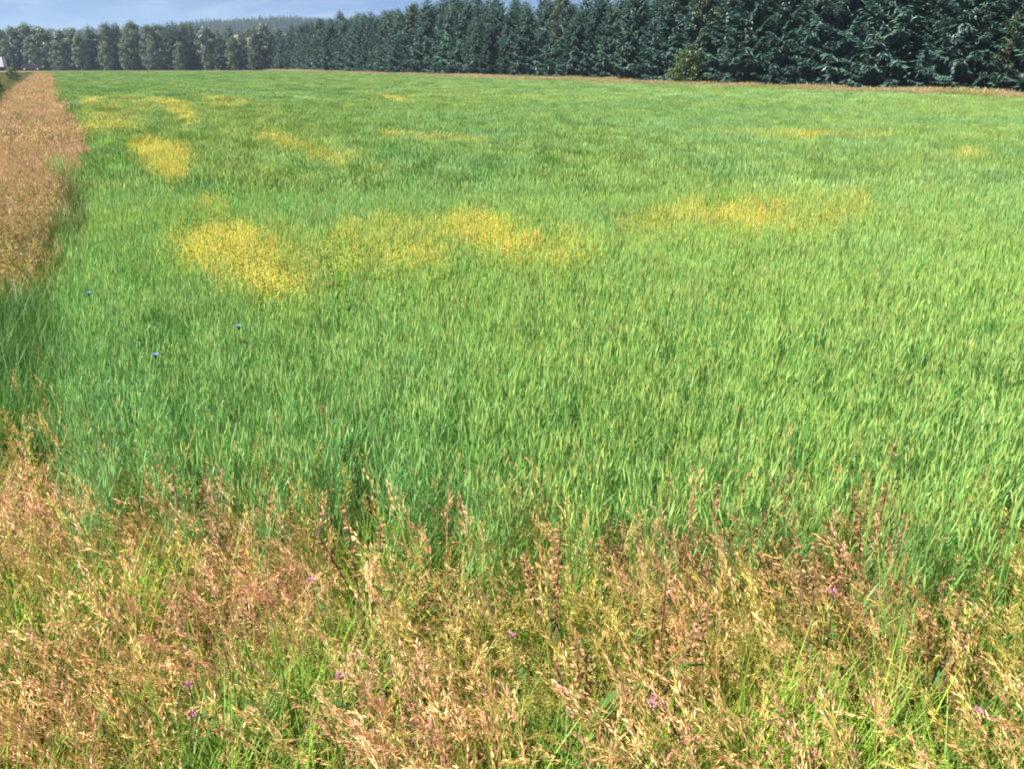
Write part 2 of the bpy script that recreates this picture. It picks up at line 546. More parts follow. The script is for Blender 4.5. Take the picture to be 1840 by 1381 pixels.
def flower_clump(stems, rad, fl, size, detail):
    """yellow flowering weed: branched stems with many small four-petalled flowers"""
    b = MB()
    for i in range(stems):
        a, r = U(0, 6.283), rad * math.sqrt(U(0, 1))
        h = U(.72, .95)
        p0 = np.array([r * math.cos(a), r * math.sin(a), 0])
        tip = b.ribbon(p0, U(0, 6.283), h, .008, U(0, .12), U(0, .2), 2, (.3, .55, .35), 0, .3)
        for k in range(3):
            b.ribbon(p0 + np.array([0, 0, h * U(.4, .8)]), U(0, 6.283), U(.1, .2), .025, U(.4, .9), U(.3, 1), 2, (.28, .52, .3))
        for k in range(fl):
            c = np.array(tip) + np.array([U(-.07, .07), U(-.07, .07), U(-.16, .03)])
            t = U(.8, 1.15)
            if detail:
                m = np.array([U(-.5, .5), U(-.5, .5), 1]); r0 = U(0, 1.5)
                for j in range(4):
                    aa = r0 + j * math.pi / 2
                    b.leaf(c, (math.cos(aa), math.sin(aa), U(-.1, .5)), m, size * .6, size * .5, (t, t * U(.85, 1.02), t))
            else:
                aa = U(0, 6.283)
                b.leaf(c, (math.cos(aa), math.sin(aa), U(-.3, .6)), (U(-.6, .6), U(-.6, .6), 1), size, size * .8, (t, t * U(.85, 1.02), t))
    return b

# field of view wedge, wider than the picture so that a step aside stays covered
def wedge(y0, y1, dens, side=.72, pad=2.2):
    h = 1 / math.sqrt(dens)                            # jittered grid: no accidental holes
    gx, gy = np.meshgrid(np.arange(-side * y1 - pad, side * y1 + pad, h), np.arange(y0, y1, h))
    X = (gx + rng.uniform(-.1, 1.1, gx.shape) * h).ravel(); Y = (gy + rng.uniform(-.1, 1.1, gy.shape) * h).ravel()
    k = (np.abs(X) < side * Y + pad) & (Y >= y0) & (Y < y1)
    X, Y = X[k], Y[k]
    return X, Y

VERGE_X = [-2500, -700, 0, 60, 130, 215, 290, 340, 420, 480, 560, 620, 660, 720, 800, 900, 1000, 1100, 1180, 1250, 1310, 1370, 1430, 1500, 1580, 1650, 1720, 1840, 2600, 4000]
VERGE_Y = [640, 700, 785, 800, 765, 790, 770, 840, 850, 835, 850, 855, 885, 915, 895, 905, 885, 895, 910, 900, 845, 860, 885, 850, 870, 935, 925, 905, 885, 860]
STRIP = [(66, 131), (102, 131), (117, 165), (138, 205), (172, 240), (174, 285), (135, 325), (98, 332), (84, 400), (75, 470), (60, 492), (0, 482), (-500, 470), (-2500, 500), (-2500, 330), (-500, 260), (0, 196), (28, 165), (46, 146)]
LUSH = [(-2500, 470), (0, 478), (70, 490), (110, 520), (135, 600), (110, 690), (40, 740), (0, 775), (-600, 720), (-2500, 660)]
WEEDY = [(98, 328), (150, 300), (165, 360), (140, 430), (150, 520), (110, 520), (75, 480), (84, 400)]
YELLOW = [  # outline, strength
    ([(228, 250), (270, 243), (345, 262), (348, 285), (330, 330), (300, 312), (255, 287)], .95),
    ([(295, 422), (330, 402), (440, 390), (490, 430), (540, 500), (500, 516), (440, 502), (390, 482), (350, 452), (310, 442)], .95),
    ([(790, 378), (870, 368), (950, 405), (985, 450), (890, 463), (840, 412), (800, 402)], .95),
    ([(580, 385), (790, 380), (830, 430), (780, 470), (630, 475), (600, 430)], .33),
    ([(705, 435), (790, 430), (815, 455), (730, 472)], .6),
    ([(1230, 365), (1330, 358), (1400, 370), (1412, 400), (1330, 403), (1250, 386)], .75),
    ([(1090, 385), (1230, 355), (1560, 345), (1580, 380), (1450, 408), (1100, 412)], .3),
    ([(140, 178), (250, 172), (275, 190), (240, 228), (160, 238)], .22),
    ([(140, 178), (190, 176), (190, 188), (140, 188)], .4),
    ([(165, 200), (205, 203), (205, 230), (160, 232)], .35),
    ([(265, 175), (330, 180), (362, 215), (342, 220), (300, 196)], .42),
    ([(340, 165), (450, 180), (432, 193), (380, 186)], .36),
    ([(455, 234), (510, 240), (645, 284), (605, 292), (510, 262)], .45),
    ([(670, 231), (870, 245), (885, 263), (690, 246)], .28),
    ([(685, 170), (745, 177), (740, 183), (690, 178)], .55),
    ([(1420, 236), (1485, 239), (1485, 251), (1420, 248)], .6),
    ([(1300, 232), (1600, 240), (1600, 256), (1300, 248)], .2),
    ([(1715, 261), (1765, 262), (1762, 279), (1720, 277)], .6),
    ([(350, 340), (402, 345), (392, 372), (360, 366)], .55),
    ([(150, 170), (470, 180), (720, 300), (640, 345), (400, 335), (350, 260), (170, 240)], .10),
    ([(980, 400), (1080, 420), (1060, 462), (970, 470)], .3),
    ([(300, 385), (520, 380), (600, 470), (560, 540), (420, 520)], .18),
    ([(1365, 605), (1405, 605), (1405, 632), (1370, 632)], .25),
]
DIPS = [  # creases in the crop: outline, how much lower it stands
    ([(240, 190), (262, 188), (300, 215), (352, 222), (345, 230), (290, 224)], .42),
    ([(465, 236), (490, 240), (640, 292), (640, 300), (540, 272)], .42),
    ([(560, 380), (580, 385), (640, 490), (645, 520), (610, 520), (575, 440)], .42),
    ([(815, 392), (835, 398), (895, 462), (880, 468), (830, 420)], .42),
    ([(225, 255), (240, 262), (330, 335), (318, 338), (255, 300)], .18),
    ([(620, 735), (660, 740), (705, 840), (720, 940), (690, 960), (650, 840)], .42),
    ([(440, 590), (480, 600), (480, 680), (450, 690)], .3),
    ([(255, 570), (330, 560), (350, 640), (260, 650)], .2),
    ([(400, 340), (450, 345), (450, 380), (405, 380)], .15),
]
def soft(px, py, poly, amp):
    """outline blurred by jitter, wider for nearer rows"""
    k = np.clip((py - HORIZON) / 400, .05, 1.0) * amp
    return inpoly(px + rng.normal(0, 14, len(px)) * k, py + rng.normal(0, 7, len(px)) * k, poly)

def classify(X, Y, ztop):
    px, py = pix(X, Y, ztop)
    wob = (fnoise(X, Y, .9, 21) - .5) * 200 * np.clip((py - 300) / 600, .04, 1.2)
    verge = py + wob + rng.normal(0, 46, len(X)) > np.interp(px, VERGE_X, VERGE_Y)
    # no sight line below the picture means the near verge
    verge |= py > 1500
    u, v = uv(X, Y)
    w2 = (fnoise(X, Y, 2.2, 23) - .5) * 1.0 + (fnoise(X, Y, .7, 24) - .5) * .5
    kk_ = np.clip((py - HORIZON) / 200, .02, 1.0)
    strip = soft(px + w2 * 90 * kk_, py + w2 * 50 * kk_, STRIP, .9) & ~verge & (rng.random(len(X)) > np.clip((py - 240) / 900, 0, .3))
    lush = soft(px, py, LUSH, 1.2) & ~verge & ~strip
    weedy = soft(px, py, WEEDY, 1.2) & ~verge & ~strip & ~lush
    left = (v < FIELD_V0 + 1.0) & (px < 100) & ~verge & ~strip & ~lush & ~weedy
    infield = (v > -4) & (v < FIELD_V1) & (Y < FIELD_END_Y) & ~verge & ~strip & ~lush & ~left
    return dict(px=px, py=py, verge=verge, strip=strip, lush=lush, weedy=weedy & infield, left=left, field=infield, u=u, v=v)

def yellowness(px, py, X, Y):
    y = np.zeros(len(px))
    for poly, s in YELLOW:
        y = np.maximum(y, s * soft(px, py, poly, .9))
    return y * (.55 + .9 * fnoise(X, Y, .8, 77))
def dips(px, py):
    d = np.zeros(len(px))
    for poly, s in DIPS: d = np.maximum(d, s * soft(px, py, poly, .8))
    return d

GREEN_A = np.array([.275, .450, .135])      # fresh yellow-green wheat
GREEN_B = np.array([.205, .420, .178])      # blue-green wheat
YELL = np.array([.76, .67, .15])
def crop_colour(X, Y, px, py, yel):
    n1 = fnoise(X, Y, 9.0, 31); n2 = fnoise(X, Y, 1.6, 41)
    blue = np.clip((n1 - .5) * 1.5 + (n2 - .5) * 1.3 + .22, 0, 1)
    near_left = np.clip((900 - px) / 900, 0, 1) * np.clip((py - 420) / 250, 0, 1)
    blue = np.clip(blue + near_left * .75, 0, 1)[:, None]
    c = GREEN_A * (1 - blue) + GREEN_B * blue
    k = np.clip(yel * 1.05, 0, .9)[:, None]
    c = c * (1 - k) + np.array([.54, .53, .13]) * k
    return c * rng.uniform(.84, 1.16, (len(X), 1)) * (1 + rng.normal(0, .04, (len(X), 3)))

print('prototypes')
WH_N = proto_collection('wheat_clump', [wheat_clump(14, .09, 2, .72).mesh('wheat_clump', M_PLANT) for i in range(6)])
WH_M = proto_collection('wheat_patch', [wheat_clump(40, .25, 1, .85).mesh('wheat_patch', M_PLANT) for i in range(5)])
WH_F = proto_collection('wheat_tile', [wheat_clump(120, .75, 0, 1.5).mesh('wheat_tile', M_PLANT) for i in range(4)])
FL_N = proto_collection('flower_clump', [flower_clump(5, .09, 12, .015, 1).mesh('flower_clump', M_PLANT) for i in range(4)])
FL_F = proto_collection('flower_patch', [flower_clump(18, .35, 12, .03, 0).mesh('flower_patch', M_PLANT) for i in range(4)])
TALL = proto_collection('tall_grass', [grass_tuft(70, .2, .45, .85, .011, .02, .35, .9).mesh('tall_grass', M_PLANT) for i in range(5)])
DRYF = proto_collection('dry_grass_patch', [panicle_grass(26, .35, .5, .85, .3, 9, .18, .4, .014, .045, .7, 12).mesh('dry_grass_patch', M_PLANT) for i in range(4)])

DRYM = proto_collection('dry_grass_clump', [panicle_grass(16, .22, .45, .85, .4, 10, .17, .3, .0075, .028, .8, 16).mesh('dry_grass_clump', M_PLANT) for i in range(4)])
def pick(n, k): return rng.integers(0, k, n)
def place(X, Y, z=0.0): return np.stack([X, Y, np.full(len(X), z)], 1)

# --- wheat, three rings of detail
field_sets = []
for (y0, y1, dens, coll, k, nm, lab) in (
        (2.0, 13.0, 46, WH_N, 6, 'wheat_crop', 'green wheat crop with pale ears standing close beside the dry grass verge'),
        (13.0, 44.0, 15, WH_M, 5, 'wheat_crop', 'green wheat crop spreading over the middle of the field among yellow flower patches'),
        (44.0, 190.0, 2.6, WH_F, 4, 'wheat_crop', 'smooth pale green wheat at the far end of the field below the trees')):
    X, Y = wedge(y0, y1, dens)
    c = classify(X, Y, .85)
    yel = yellowness(c['px'], c['py'], X, Y); dp = dips(c['px'], c['py'])
    keep = c['field'] & ~c['weedy'] & (rng.random(len(X)) > yel * .75)
    keep &= rng.random(len(X)) > np.where(dp > .3, .35, 0)
    X, Y, yel, dp = X[keep], Y[keep], yel[keep], dp[keep]; px, py = c['px'][keep], c['py'][keep]
    hs = (.88 + .17 * fnoise(X, Y, 5.0, 51) + .12 * fnoise(X, Y, 1.1, 52)) * (1 - dp) * rng.uniform(.93, 1.07, len(X))
    s = np.stack([np.ones(len(X)), np.ones(len(X)), hs], 1)
    tl = rng.normal(0, .05, (len(X), 2))
    scatter(nm, place(X, Y), rng.uniform(0, 6.283, len(X)), s, pick(len(X), k), crop_colour(X, Y, px, py, yel), coll, lab, 'crop', tl)

# --- yellow flowering weeds in the crop
for (y0, y1, dens, coll, k, lab) in ((4.0, 22.0, 100, FL_N, 4, 'patches of yellow flowering weeds in the green crop, nearer patches'),
                                     (22.0, 75.0, 17, FL_F, 4, 'distant yellow flower patches in the crop beside the dry grass margin')):
    X, Y = wedge(y0, y1, dens)
    c = classify(X, Y, .9)
    yel = yellowness(c['px'], c['py'], X, Y)
    keep = c['field'] & (rng.random(len(X)) < (yel - .1) * 1.25)
    X, Y = X[keep], Y[keep]
    colr = YELL * rng.uniform(.8, 1.2, (len(X), 1)) * np.array([1, 1, 1]) * (1 + np.stack([rng.normal(0, .03, len(X)), rng.normal(0, .08, len(X)), np.zeros(len(X))], 1))
    scatter('yellow_flowers', place(X, Y), rng.uniform(0, 6.283, len(X)), rng.uniform(.9, 1.06, len(X)), pick(len(X), k), colr, coll, lab, 'wildflowers')

# --- verge: dry seed heads, straw brome, green tufts; every stem placed and coloured by itself
M_VERGE = flower_material('verge_grass', (1.0, 1.0, 1.0), .3)
def bake(name, protos, X, Y, rz, scl, idx, colr, label):
    """copies of single stems written into one mesh"""
    PV = [np.array(p.v, np.float32) for p in protos]; PF = [np.array(p.f, np.int64) for p in protos]
    PT = [np.array(p.t, np.float32).reshape(-1, 3) for p in protos]
    V, Fc, T, off = [], [], [], 0
    for i in range(len(X)):
        k = idx[i]; v = PV[k]; c, s_ = math.cos(rz[i]) * scl[i], math.sin(rz[i]) * scl[i]
        V.append(np.stack([v[:, 0] * c - v[:, 1] * s_ + X[i], v[:, 0] * s_ + v[:, 1] * c + Y[i], v[:, 2] * scl[i]], 1))
        Fc.append(PF[k] + off); T.append(PT[k] * colr[i].astype(np.float32)); off += len(v)
    V, Fc, T = np.concatenate(V), np.concatenate(Fc), np.concatenate(T)
    me = bpy.data.meshes.new(name)
    me.vertices.add(len(V)); me.vertices.foreach_set('co', V.astype(np.float32).ravel())
    me.loops.add(Fc.size); me.loops.foreach_set('vertex_index', Fc.ravel().astype(np.int32))
    me.polygons.add(len(Fc)); me.polygons.foreach_set('loop_start', (np.arange(len(Fc)) * 4).astype(np.int32))
    me.update(calc_edges=True)
    a = me.color_attributes.new('tint', 'FLOAT_COLOR', 'POINT')
    cc = np.ones((len(V), 4), np.float32); cc[:, :3] = np.clip(T, 0, .95)
    a.data.foreach_set('color', cc.ravel())
    me.materials.append(M_VERGE)
    o = bpy.data.objects.new(name, me); COL.objects.link(o)
    tag(o, label, 'grass', kind='stuff')
    return o
def culm(H0, H1, wind, droop, spk, pl, spread, sl, sw):
    b = MB(); h = U(H0, H1)
    pts, dirs = b.path((0, 0, 0), math.pi, h, U(.02, wind), U(.15, droop), 6)
    pts = [np.array(p) for p in pts]; vs, fs = [], []; tw = U(-.9, .9); side = np.array([math.sin(tw), math.cos(tw), 0])
    for i, p in enumerate(pts):
        w = .0019 * (1 - .6 * i / 6); vs += [p - side * w, p + side * w]
        if i < 6: fs.append((2 * i, 2 * i + 1, 2 * i + 3, 2 * i + 2))
    b.add(vs, fs, (.75, .85, .55))
    for k in range(spk):
        q = 6 * (1 - pl / h * (k + U(0, .6)) / spk); qi = min(5, int(q)); p = pts[qi] + (pts[qi + 1] - pts[qi]) * (q - qi)
        d = dirs[qi]; sd = np.array([U(-1, 1), U(-1, 1), U(-.6, .5)]); sd /= np.linalg.norm(sd)
        bl = pl * spread * (.2 + .8 * k / spk) * U(.4, 1.2)
        for m in range(2):
            o = p + (d * .8 + sd) * bl * (1 - .5 * m); t = U(.72, 1.3)
            b.leaf(o, d + sd * spread + np.array([U(-.3, .3), U(-.3, .3), U(-.4, .1)]), (U(-1, 1), U(-1, 1), 1), sl * U(.8, 1.5), sw * U(.8, 1.4), (t * 1.1, t, t * U(.85, 1.1)))
    return b
def blades(n, L0, L1, w, lean1, curve):
    b = MB()
    for i in range(n):
        t = U(.7, 1.2)
        b.ribbon((U(-.03, .03), U(-.03, .03), 0), U(0, 6.283), U(L0, L1), U(.6, 1.25) * w, U(.02, lean1), U(.1, curve), 4, (t, t, t * U(.7, 1.1)), U(-.6, .6))
    return b
def verge_points(dens):
    n = int(17 * 5.2 * dens)
    X = rng.uniform(-8.5, 8.5, n); Y = rng.uniform(1.0, 6.2, n)
    k = np.abs(X) < .78 * Y + 1.1
    X, Y = X[k], Y[k]
    c = classify(X, Y, .68)
    k = c['verge']
    return X[k], Y[k], c['px'][k], c['py'][k]
def clampn(n, gain, bias): return np.clip((n - .5) * gain + bias, 0, 1)
PINK = np.array([.69, .38, .255]); TAN = np.array([.60, .385, .16]); STRAW = np.array([.60, .41, .18])
OLIVE = np.array([.35, .35, .075]); LIME = np.array([.24, .40, .055]); DEEP = np.array([.055, .14, .038])
PLUME = [culm(.5, .84, .4, .9, 21, .18, .22, .022, .0034) for i in range(16)] + [culm(.45, .74, .55, 1.3, 22, .15, .42, .016, .0033) for i in range(14)]
X, Y, px, py = verge_points(560)
lush_n = fnoise(X, Y, .42, 67)                      # where green tufts win over seed heads
right = np.clip((px - 850) / 900, 0, 1) * np.clip((1260 - py) / 250, 0, 1)
k = rng.random(len(X)) < np.clip(1.0 - clampn(lush_n, 6, -.02) - .15 * right, .15, 1)
X, Y = X[k], Y[k]
pk = clampn(fnoise(X, Y, .5, 61), 5, .62)[:, None]
ol = clampn(fnoise(X, Y, .33, 63), 5, .35)[:, None] * .8
colr = (PINK * pk + TAN * (1 - pk)) * (1 - ol) + OLIVE * 1.25 * ol
colr = colr * rng.uniform(.65, 1.3, (len(X), 1)) * (1 + rng.normal(0, .07, (len(X), 3)))
bake('dry_grass', PLUME, X, Y, rng.normal(0, .9, len(X)), rng.uniform(.78, 1.1, len(X)), pick(len(X), 30), colr, 'dry tan and pinkish seeding grass of the verge before the crop')
BROMUS = [culm(.6, .85, .45, 1.7, 13, .24, .16, .03, .0062) for i in range(14)]
X, Y, px, py = verge_points(90)
k = rng.random(len(X)) < clampn(fnoise(X, Y, .55, 65), 7, .2) + .06
X, Y = X[k], Y[k]
bake('straw_grass', BROMUS, X, Y, rng.normal(0, 1.0, len(X)), rng.uniform(.8, 1.08, len(X)), pick(len(X), 14), STRAW * rng.uniform(.7, 1.25, (len(X), 1)), 'pale straw coloured drooping grass heads scattered in the verge')
GREENS = [blades(6, .35, .68, .0095, .5, 1.2) for i in range(16)]
X, Y, px, py = verge_points(330)
g = clampn(fnoise(X, Y, .42, 67), 6, .34)
right = np.clip((px - 850) / 900, 0, 1) * np.clip((1260 - py) / 250, 0, 1)
dk = clampn(fnoise(X, Y, .3, 69), 5, .2)[:, None] * .5
colr = LIME * g[:, None] + OLIVE * (1 - g[:, None])
colr = (colr * (1 - dk) + DEEP * 1.6 * dk) * rng.uniform(.65, 1.25, (len(X), 1))
bake('green_grass', GREENS, X, Y, rng.uniform(0, 6.283, len(X)), .62 + .5 * np.maximum(g, right * .8) * rng.uniform(.7, 1.1, len(X)), pick(len(X), 16), colr, 'green and yellowish grass tufts growing under the dry verge grass')

# --- lush grass and weeds by the left side of the near verge
X, Y = wedge(2.5, 14, 26, .8, 3)
c = classify(X, Y, .75)
k = c['lush'] | (c['weedy'] & (rng.random(len(X)) < .7))
X, Y, px = X[k], Y[k], c['px'][k]; w = c['weedy'][k]
colr = (np.where(w[:, None], np.array([.15, .24, .06]), np.array([.095, .21, .05]))) * rng.uniform(.7, 1.35, (len(X), 1))
scatter('tall_green_grass', place(X, Y), rng.uniform(0, 6.283, len(X)), rng.uniform(.8, 1.08, len(X)), pick(len(X), 5), colr, TALL, 'dark lush green grass between the dry margin and the wheat', 'grass')
X, Y = wedge(11, 30, 22, .8, 3)
c = classify(X, Y, .75)
k = c['weedy']
scatter('weedy_grass', place(X[k], Y[k]), rng.uniform(0, 6.283, k.sum()), rng.uniform(1.0, 1.3, k.sum()), pick(k.sum(), 5), np.array([.10, .16, .04]) * rng.uniform(.7, 1.35, (k.sum(), 1)), TALL, 'rough green weeds along the edge of the orange margin', 'grass')

# --- orange-brown margin running away along the left side of the field
RUST = np.array([.47, .335, .185]); GOLD = np.array([.37, .34, .09])
def margin(y0, y1, dens, coll, k, s0, s1, lab):
    X, Y = wedge(y0, y1, dens, .86, 6)
    c = classify(X, Y, .72)
    kk = c['strip']
    X, Y, py = X[kk], Y[kk], c['py'][kk]
    gold = np.clip((py - 300) / 200, 0, 1)[:, None] * .8 + .35 * (fnoise(X, Y, 2, 71)[:, None] - .4)
    gold = np.clip(gold, 0, 1)
    colr = (RUST * (1 - gold) + GOLD * gold) * rng.uniform(.7, 1.25, (len(X), 1)) * (.75 + .5 * fnoise(X, Y, 1.5, 72)[:, None])
    colr = np.where((rng.random(len(X)) < .12)[:, None], np.array([.2, .24, .07]), colr)
    scatter('margin_grass', place(X, Y), rng.normal(0, .8, len(X)), rng.uniform(s0, s1, len(X)), pick(len(X), k), colr, coll, lab, 'grass')
margin(6, 22, 26, DRYM, 4, .85, 1.15, 'golden brown seeding grass of the left margin before the lush green patch')
margin(22, 230, 5.0, DRYF, 4, .85, 1.15, 'rusty orange dry grass margin running along the left of the field')

# --- rough grass left of the margin, at the far end, and the beige strip under the spruces
X, Y = wedge(14, 250, 1.5, .86, 8)
u, v = uv(X, Y)
c = classify(X, Y, .7)
k = (c['left'] | ((Y > FIELD_END_Y) & (v < FIELD_V1))) & ~c['strip'] & ~c['field']
rd = (np.array(ROAD_B) - np.array(ROAD_A)); rd = rd / np.linalg.norm(rd)
dist = (X - ROAD_A[0]) * -rd[1] + (Y - ROAD_A[1]) * rd[0]
k &= ~((np.abs(dist) < 5) & (X < ROAD_B[0] + 4))
colr = np.where((rng.random(len(X)) < .45)[:, None], np.array([.20, .19, .06]), np.array([.11, .15, .04])) * rng.uniform(.7, 1.2, (len(X), 1))
scatter('rough_grass', place(X[k], Y[k]), rng.uniform(0, 6.283, k.sum()), rng.uniform(.5, .8, k.sum()), pick(k.sum(), 4), colr[k], DRYF, 'rough olive grass beyond the orange margin and the field end', 'grass')
n = 9000
uu, vv = rng.uniform(-25, 215, n), FIELD_V1 + rng.uniform(.2, 11, n) + rng.normal(0, .3, n)
X, Y = xy(uu, vv)
k = Y > 20
BEIGE = np.array([.40, .36, .20])
colr = (BEIGE * rng.uniform(.75, 1.2, (n, 1)))
gr = (fnoise(X, Y, 6, 81) > .58)
colr = np.where(gr[:, None], colr * np.array([.62, .85, .5]), colr)
hs = 1.05 + .65 * fnoise(X, Y, 5, 82)
scatter('beige_grass', place(X[k], Y[k]), rng.uniform(0, 6.283, k.sum()), hs[k], pick(k.sum(), 4), colr[k], DRYF, 'beige dry grass strip along the foot of the spruce belt', 'grass')

# ------------------------------------------------------------------ trees
def spruce_parts(H, Rr, seed, sprays=1.0):
    r = random.Random(seed); Uv = r.uniform
    tr = MB()
    bend = Uv(-.15, .15)
    tp = [(bend * math.sin(i / 5 * 2) * .5, bend * math.cos(i / 5 * 3) * .3, H * i / 5) for i in range(6)]
    tr.tube(tp, [H * .016 * (1 - .93 * i / 5) + .01 for i in range(6)], 7)
    b = MB()
    z = .5
    nb, nwh = 0, 7
    az = Uv(0, 6)
    while z < H * .985:
        f = z / H
        L = Rr * ((1 - f) ** .5) * (1.0 if f > .1 else .8 + 2 * f) * Uv(.68, 1.15) + .12
        az += 2.39996 + Uv(-.35, .35)
        up = -.32 + .75 * f + Uv(-.12, .12)            # lower boughs droop, top ones rise
        h = np.array([math.cos(az), math.sin(az), 0]); sd = np.array([-math.sin(az), math.cos(az), 0])
        shade = Uv(.75, 1.2)
        n = max(5, int(L * 9 * sprays))
        prev = np.array([0, 0, z])
        for k in range(n):
            t = (k + .5) / n
            p = np.array([0, 0, z]) + h * L * t + np.array([0, 0, L * (up * t + .22 * t * t - .1 * math.sin(t * 3))])
            wl_ = L * .40 * math.sin(min(1, t * 1.25 + .12) * math.pi * .86) + .08
            for s_ in (-1, 1):
                d = h * Uv(.35, .9) + sd * s_ * Uv(.5, 1.0) + np.array([0, 0, Uv(-.4, .05)])
                ll = wl_ * Uv(.7, 1.25)
                tt = shade * Uv(.8, 1.2) * (.8 + .4 * t)  # tint rises towards the bough tip, a highlight put into the colour
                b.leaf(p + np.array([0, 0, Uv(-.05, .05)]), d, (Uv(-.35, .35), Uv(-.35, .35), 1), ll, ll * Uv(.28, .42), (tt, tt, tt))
                if r.random() < .55:
                    d2 = h * Uv(-.1, .5) + sd * s_ * Uv(.1, .6) + np.array([0, 0, -Uv(.6, 1.2)])
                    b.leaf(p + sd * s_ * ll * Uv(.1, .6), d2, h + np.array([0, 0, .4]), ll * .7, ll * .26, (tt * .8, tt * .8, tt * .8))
        tip = np.array([0, 0, z]) + h * L + np.array([0, 0, L * (up + .2)])
        b.leaf(tip, h + np.array([0, 0, .2]), (0, 0, 1), .28, .12, (shade * 1.25,) * 3)  # brightest tint at the tip, painted highlight
        nb += 1
        z += .02 * Uv(.3, 1.6)
        if nb >= nwh:                                   # next whorl, with an open gap below it
            nb = 0; nwh = r.randrange(6, 9)
            z += (.50 - .26 * f) * Uv(.8, 1.25) / max(.6, sprays)
    b.leaf((tp[5][0], tp[5][1], H - .3), (0, 0, 1), (1, 0, 0), .6, .12, (1, 1, 1))
    return tr, b

def broadleaf_parts(H, Rr, seed, leaves=5200, leaf=.26, low=.16, narrow=1.0):
    r = random.Random(seed); Uv = r.uniform
    tr = MB()
    tp = [(Uv(-.1, .1) * i * .4, Uv(-.1, .1) * i * .4, H * .85 * i / 5) for i in range(6)]
    tr.tube(tp, [H * .018 * (1 - .9 * i / 5) + .015 for i in range(6)], 7)
    lobes = []
    for i in range(22):
        f = low + (1 - low) * (i + .5) / 22
        w = Rr * math.sin(math.pi * min(1, (f - low) / (1 - low) * .82 + .16)) ** .8
        a = i * 2.4 + Uv(-.4, .4)
        c = np.array([math.cos(a) * w * .62, math.sin(a) * w * .62, H * f - (.3 if f > .9 else 0)])
        R0 = Rr * Uv(.28, .5) * (1 - .35 * f)
        lobes.append((c, R0, Uv(.78, 1.2)))
        q = np.array(tp[min(5, int(f * 5))])
        tr.tube([q * np.array([1, 1, .9]), (q + c) / 2 + np.array([0, 0, .1]), c], [H * .006, H * .004, .012], 4, cap=False)
    b = MB()
    for i in range(leaves):
        c, R0, sh = lobes[r.randrange(len(lobes))]
        d = np.array([r.gauss(0, 1), r.gauss(0, 1), r.gauss(0, .8)]); d /= np.linalg.norm(d)
        p = c + d * R0 * (r.random() ** .35) * Uv(.7, 1.15) * np.array([1, 1, narrow])
        if p[2] < .15: continue
        t = sh * Uv(.75, 1.25)
        b.leaf(p, (Uv(-1, 1), Uv(-1, 1), Uv(-.8, .4)), d + np.array([Uv(-.7, .7), Uv(-.7, .7), Uv(0, .9)]), leaf * Uv(.7, 1.3), leaf * Uv(.5, .8), (t, t, t * Uv(.8, 1)))
    return tr, b

def tree_meshes(parts, mat):
    tr, b = parts
    t = tr.mesh('trunk', M_BARK); t.polygons.foreach_set('use_smooth', [True] * len(t.polygons))
    return t, b.mesh('crown', mat)

def plant_tree(name, meshes, X, Y, rz, s, label, cat, group=None, z=0.0):
    e = empty(name, (X, Y, z), rz, s)
    for nm, m in zip(('trunk', 'crown'), meshes):
        o = bpy.data.objects.new(nm, m); COL.objects.link(o); o.parent = e
    tag(e, label, cat, group)
    return e

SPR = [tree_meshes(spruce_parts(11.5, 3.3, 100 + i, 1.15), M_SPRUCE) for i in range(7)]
rr = random.Random(8)
special_u = []                                 # broadleaf trees that stand in the belt's front row
def at_belt(px, v):                             # where a sight line at the horizon crosses the line v = const
    az = math.atan((px - CX) * CP / F_PX)
    dx, dy = math.sin(az), math.cos(az)
    t = v / (dx * NX + dy * NY)
    return dx * t, dy * t

count = 0
for row, (dv, step, hs, lab) in enumerate(((0, 3.5, (.76, 1.06), 'dark blue-green spruce in the front row of the dense belt along the field'),
                                       (3.8, 3.8, (.9, 1.14), 'dark spruce in the second row of the belt, its top rising behind the front row'),
                                       (7.8, 4.2, (1.0, 1.2), 'tall dark spruce in the rear row of the belt, only its upper crown showing'))):
    u = -28.0 + row * 1.3
    while u < 236:
        v = TREE_V + dv + rr.uniform(-.8, .8)
        X, Y = xy(u, v)
        s = rr.uniform(*hs) * (1.0 + .06 * math.sin(u * .11)) * (.9 if 70 < u < 130 else 1.0)
        plant_tree('spruce', SPR[rr.randrange(7)], X, Y, rr.uniform(0, 6.28), (s * rr.uniform(.95, 1.15), s * rr.uniform(.95, 1.15), s), lab, 'tree', 'spruces of the belt')
        u += step * rr.uniform(.8, 1.25)

# broadleaf trees standing among the spruces
def belt_broad(px, v, H, Rr, mat, seed, label, leaf=.17, leaves=4500, low=.12, name='broadleaf_tree'):
    X, Y = at_belt(px, v)
    plant_tree(name, tree_meshes(broadleaf_parts(H, Rr, seed, leaves, leaf, low), mat), X, Y, 0, 1.0, label, 'tree')
belt_broad(1762, TREE_V - .2, 12.5, 1.6, M_OLIVE, 1, 'yellow-green birch standing among dark spruces, its lower crown thin', low=.62)
belt_broad(1748, TREE_V - 1.2, 6.6, 1.2, M_BROWN, 2, 'small tree with browned leaves under the yellow-green birch', leaves=1100, low=.12)
belt_broad(1812, TREE_V - 1.6, 6.0, 1.0, M_BELT, 3, 'slim green sapling at the spruce belt edge beside browned tree', leaves=1500, low=.12)
belt_broad(1262, TREE_V - .6, 10.5, 1.7, M_BELT, 4, 'olive green broadleaf tree in spruce belt rising behind the round shrub', leaves=6500, low=.25)
belt_broad(1010, TREE_V, 11.2, 1.9, M_BELT, 5, 'light olive broadleaf tree in the spruce belt where the sky gap ends', leaves=6500, low=.4)
belt_broad(748, TREE_V - .2, 12.2, 2.1, M_BELT, 6, 'olive topped tree among spruces beside the dip with the distant hill', leaves=6500, low=.45)
X, Y = at_belt(1232, TREE_V - 3.4)
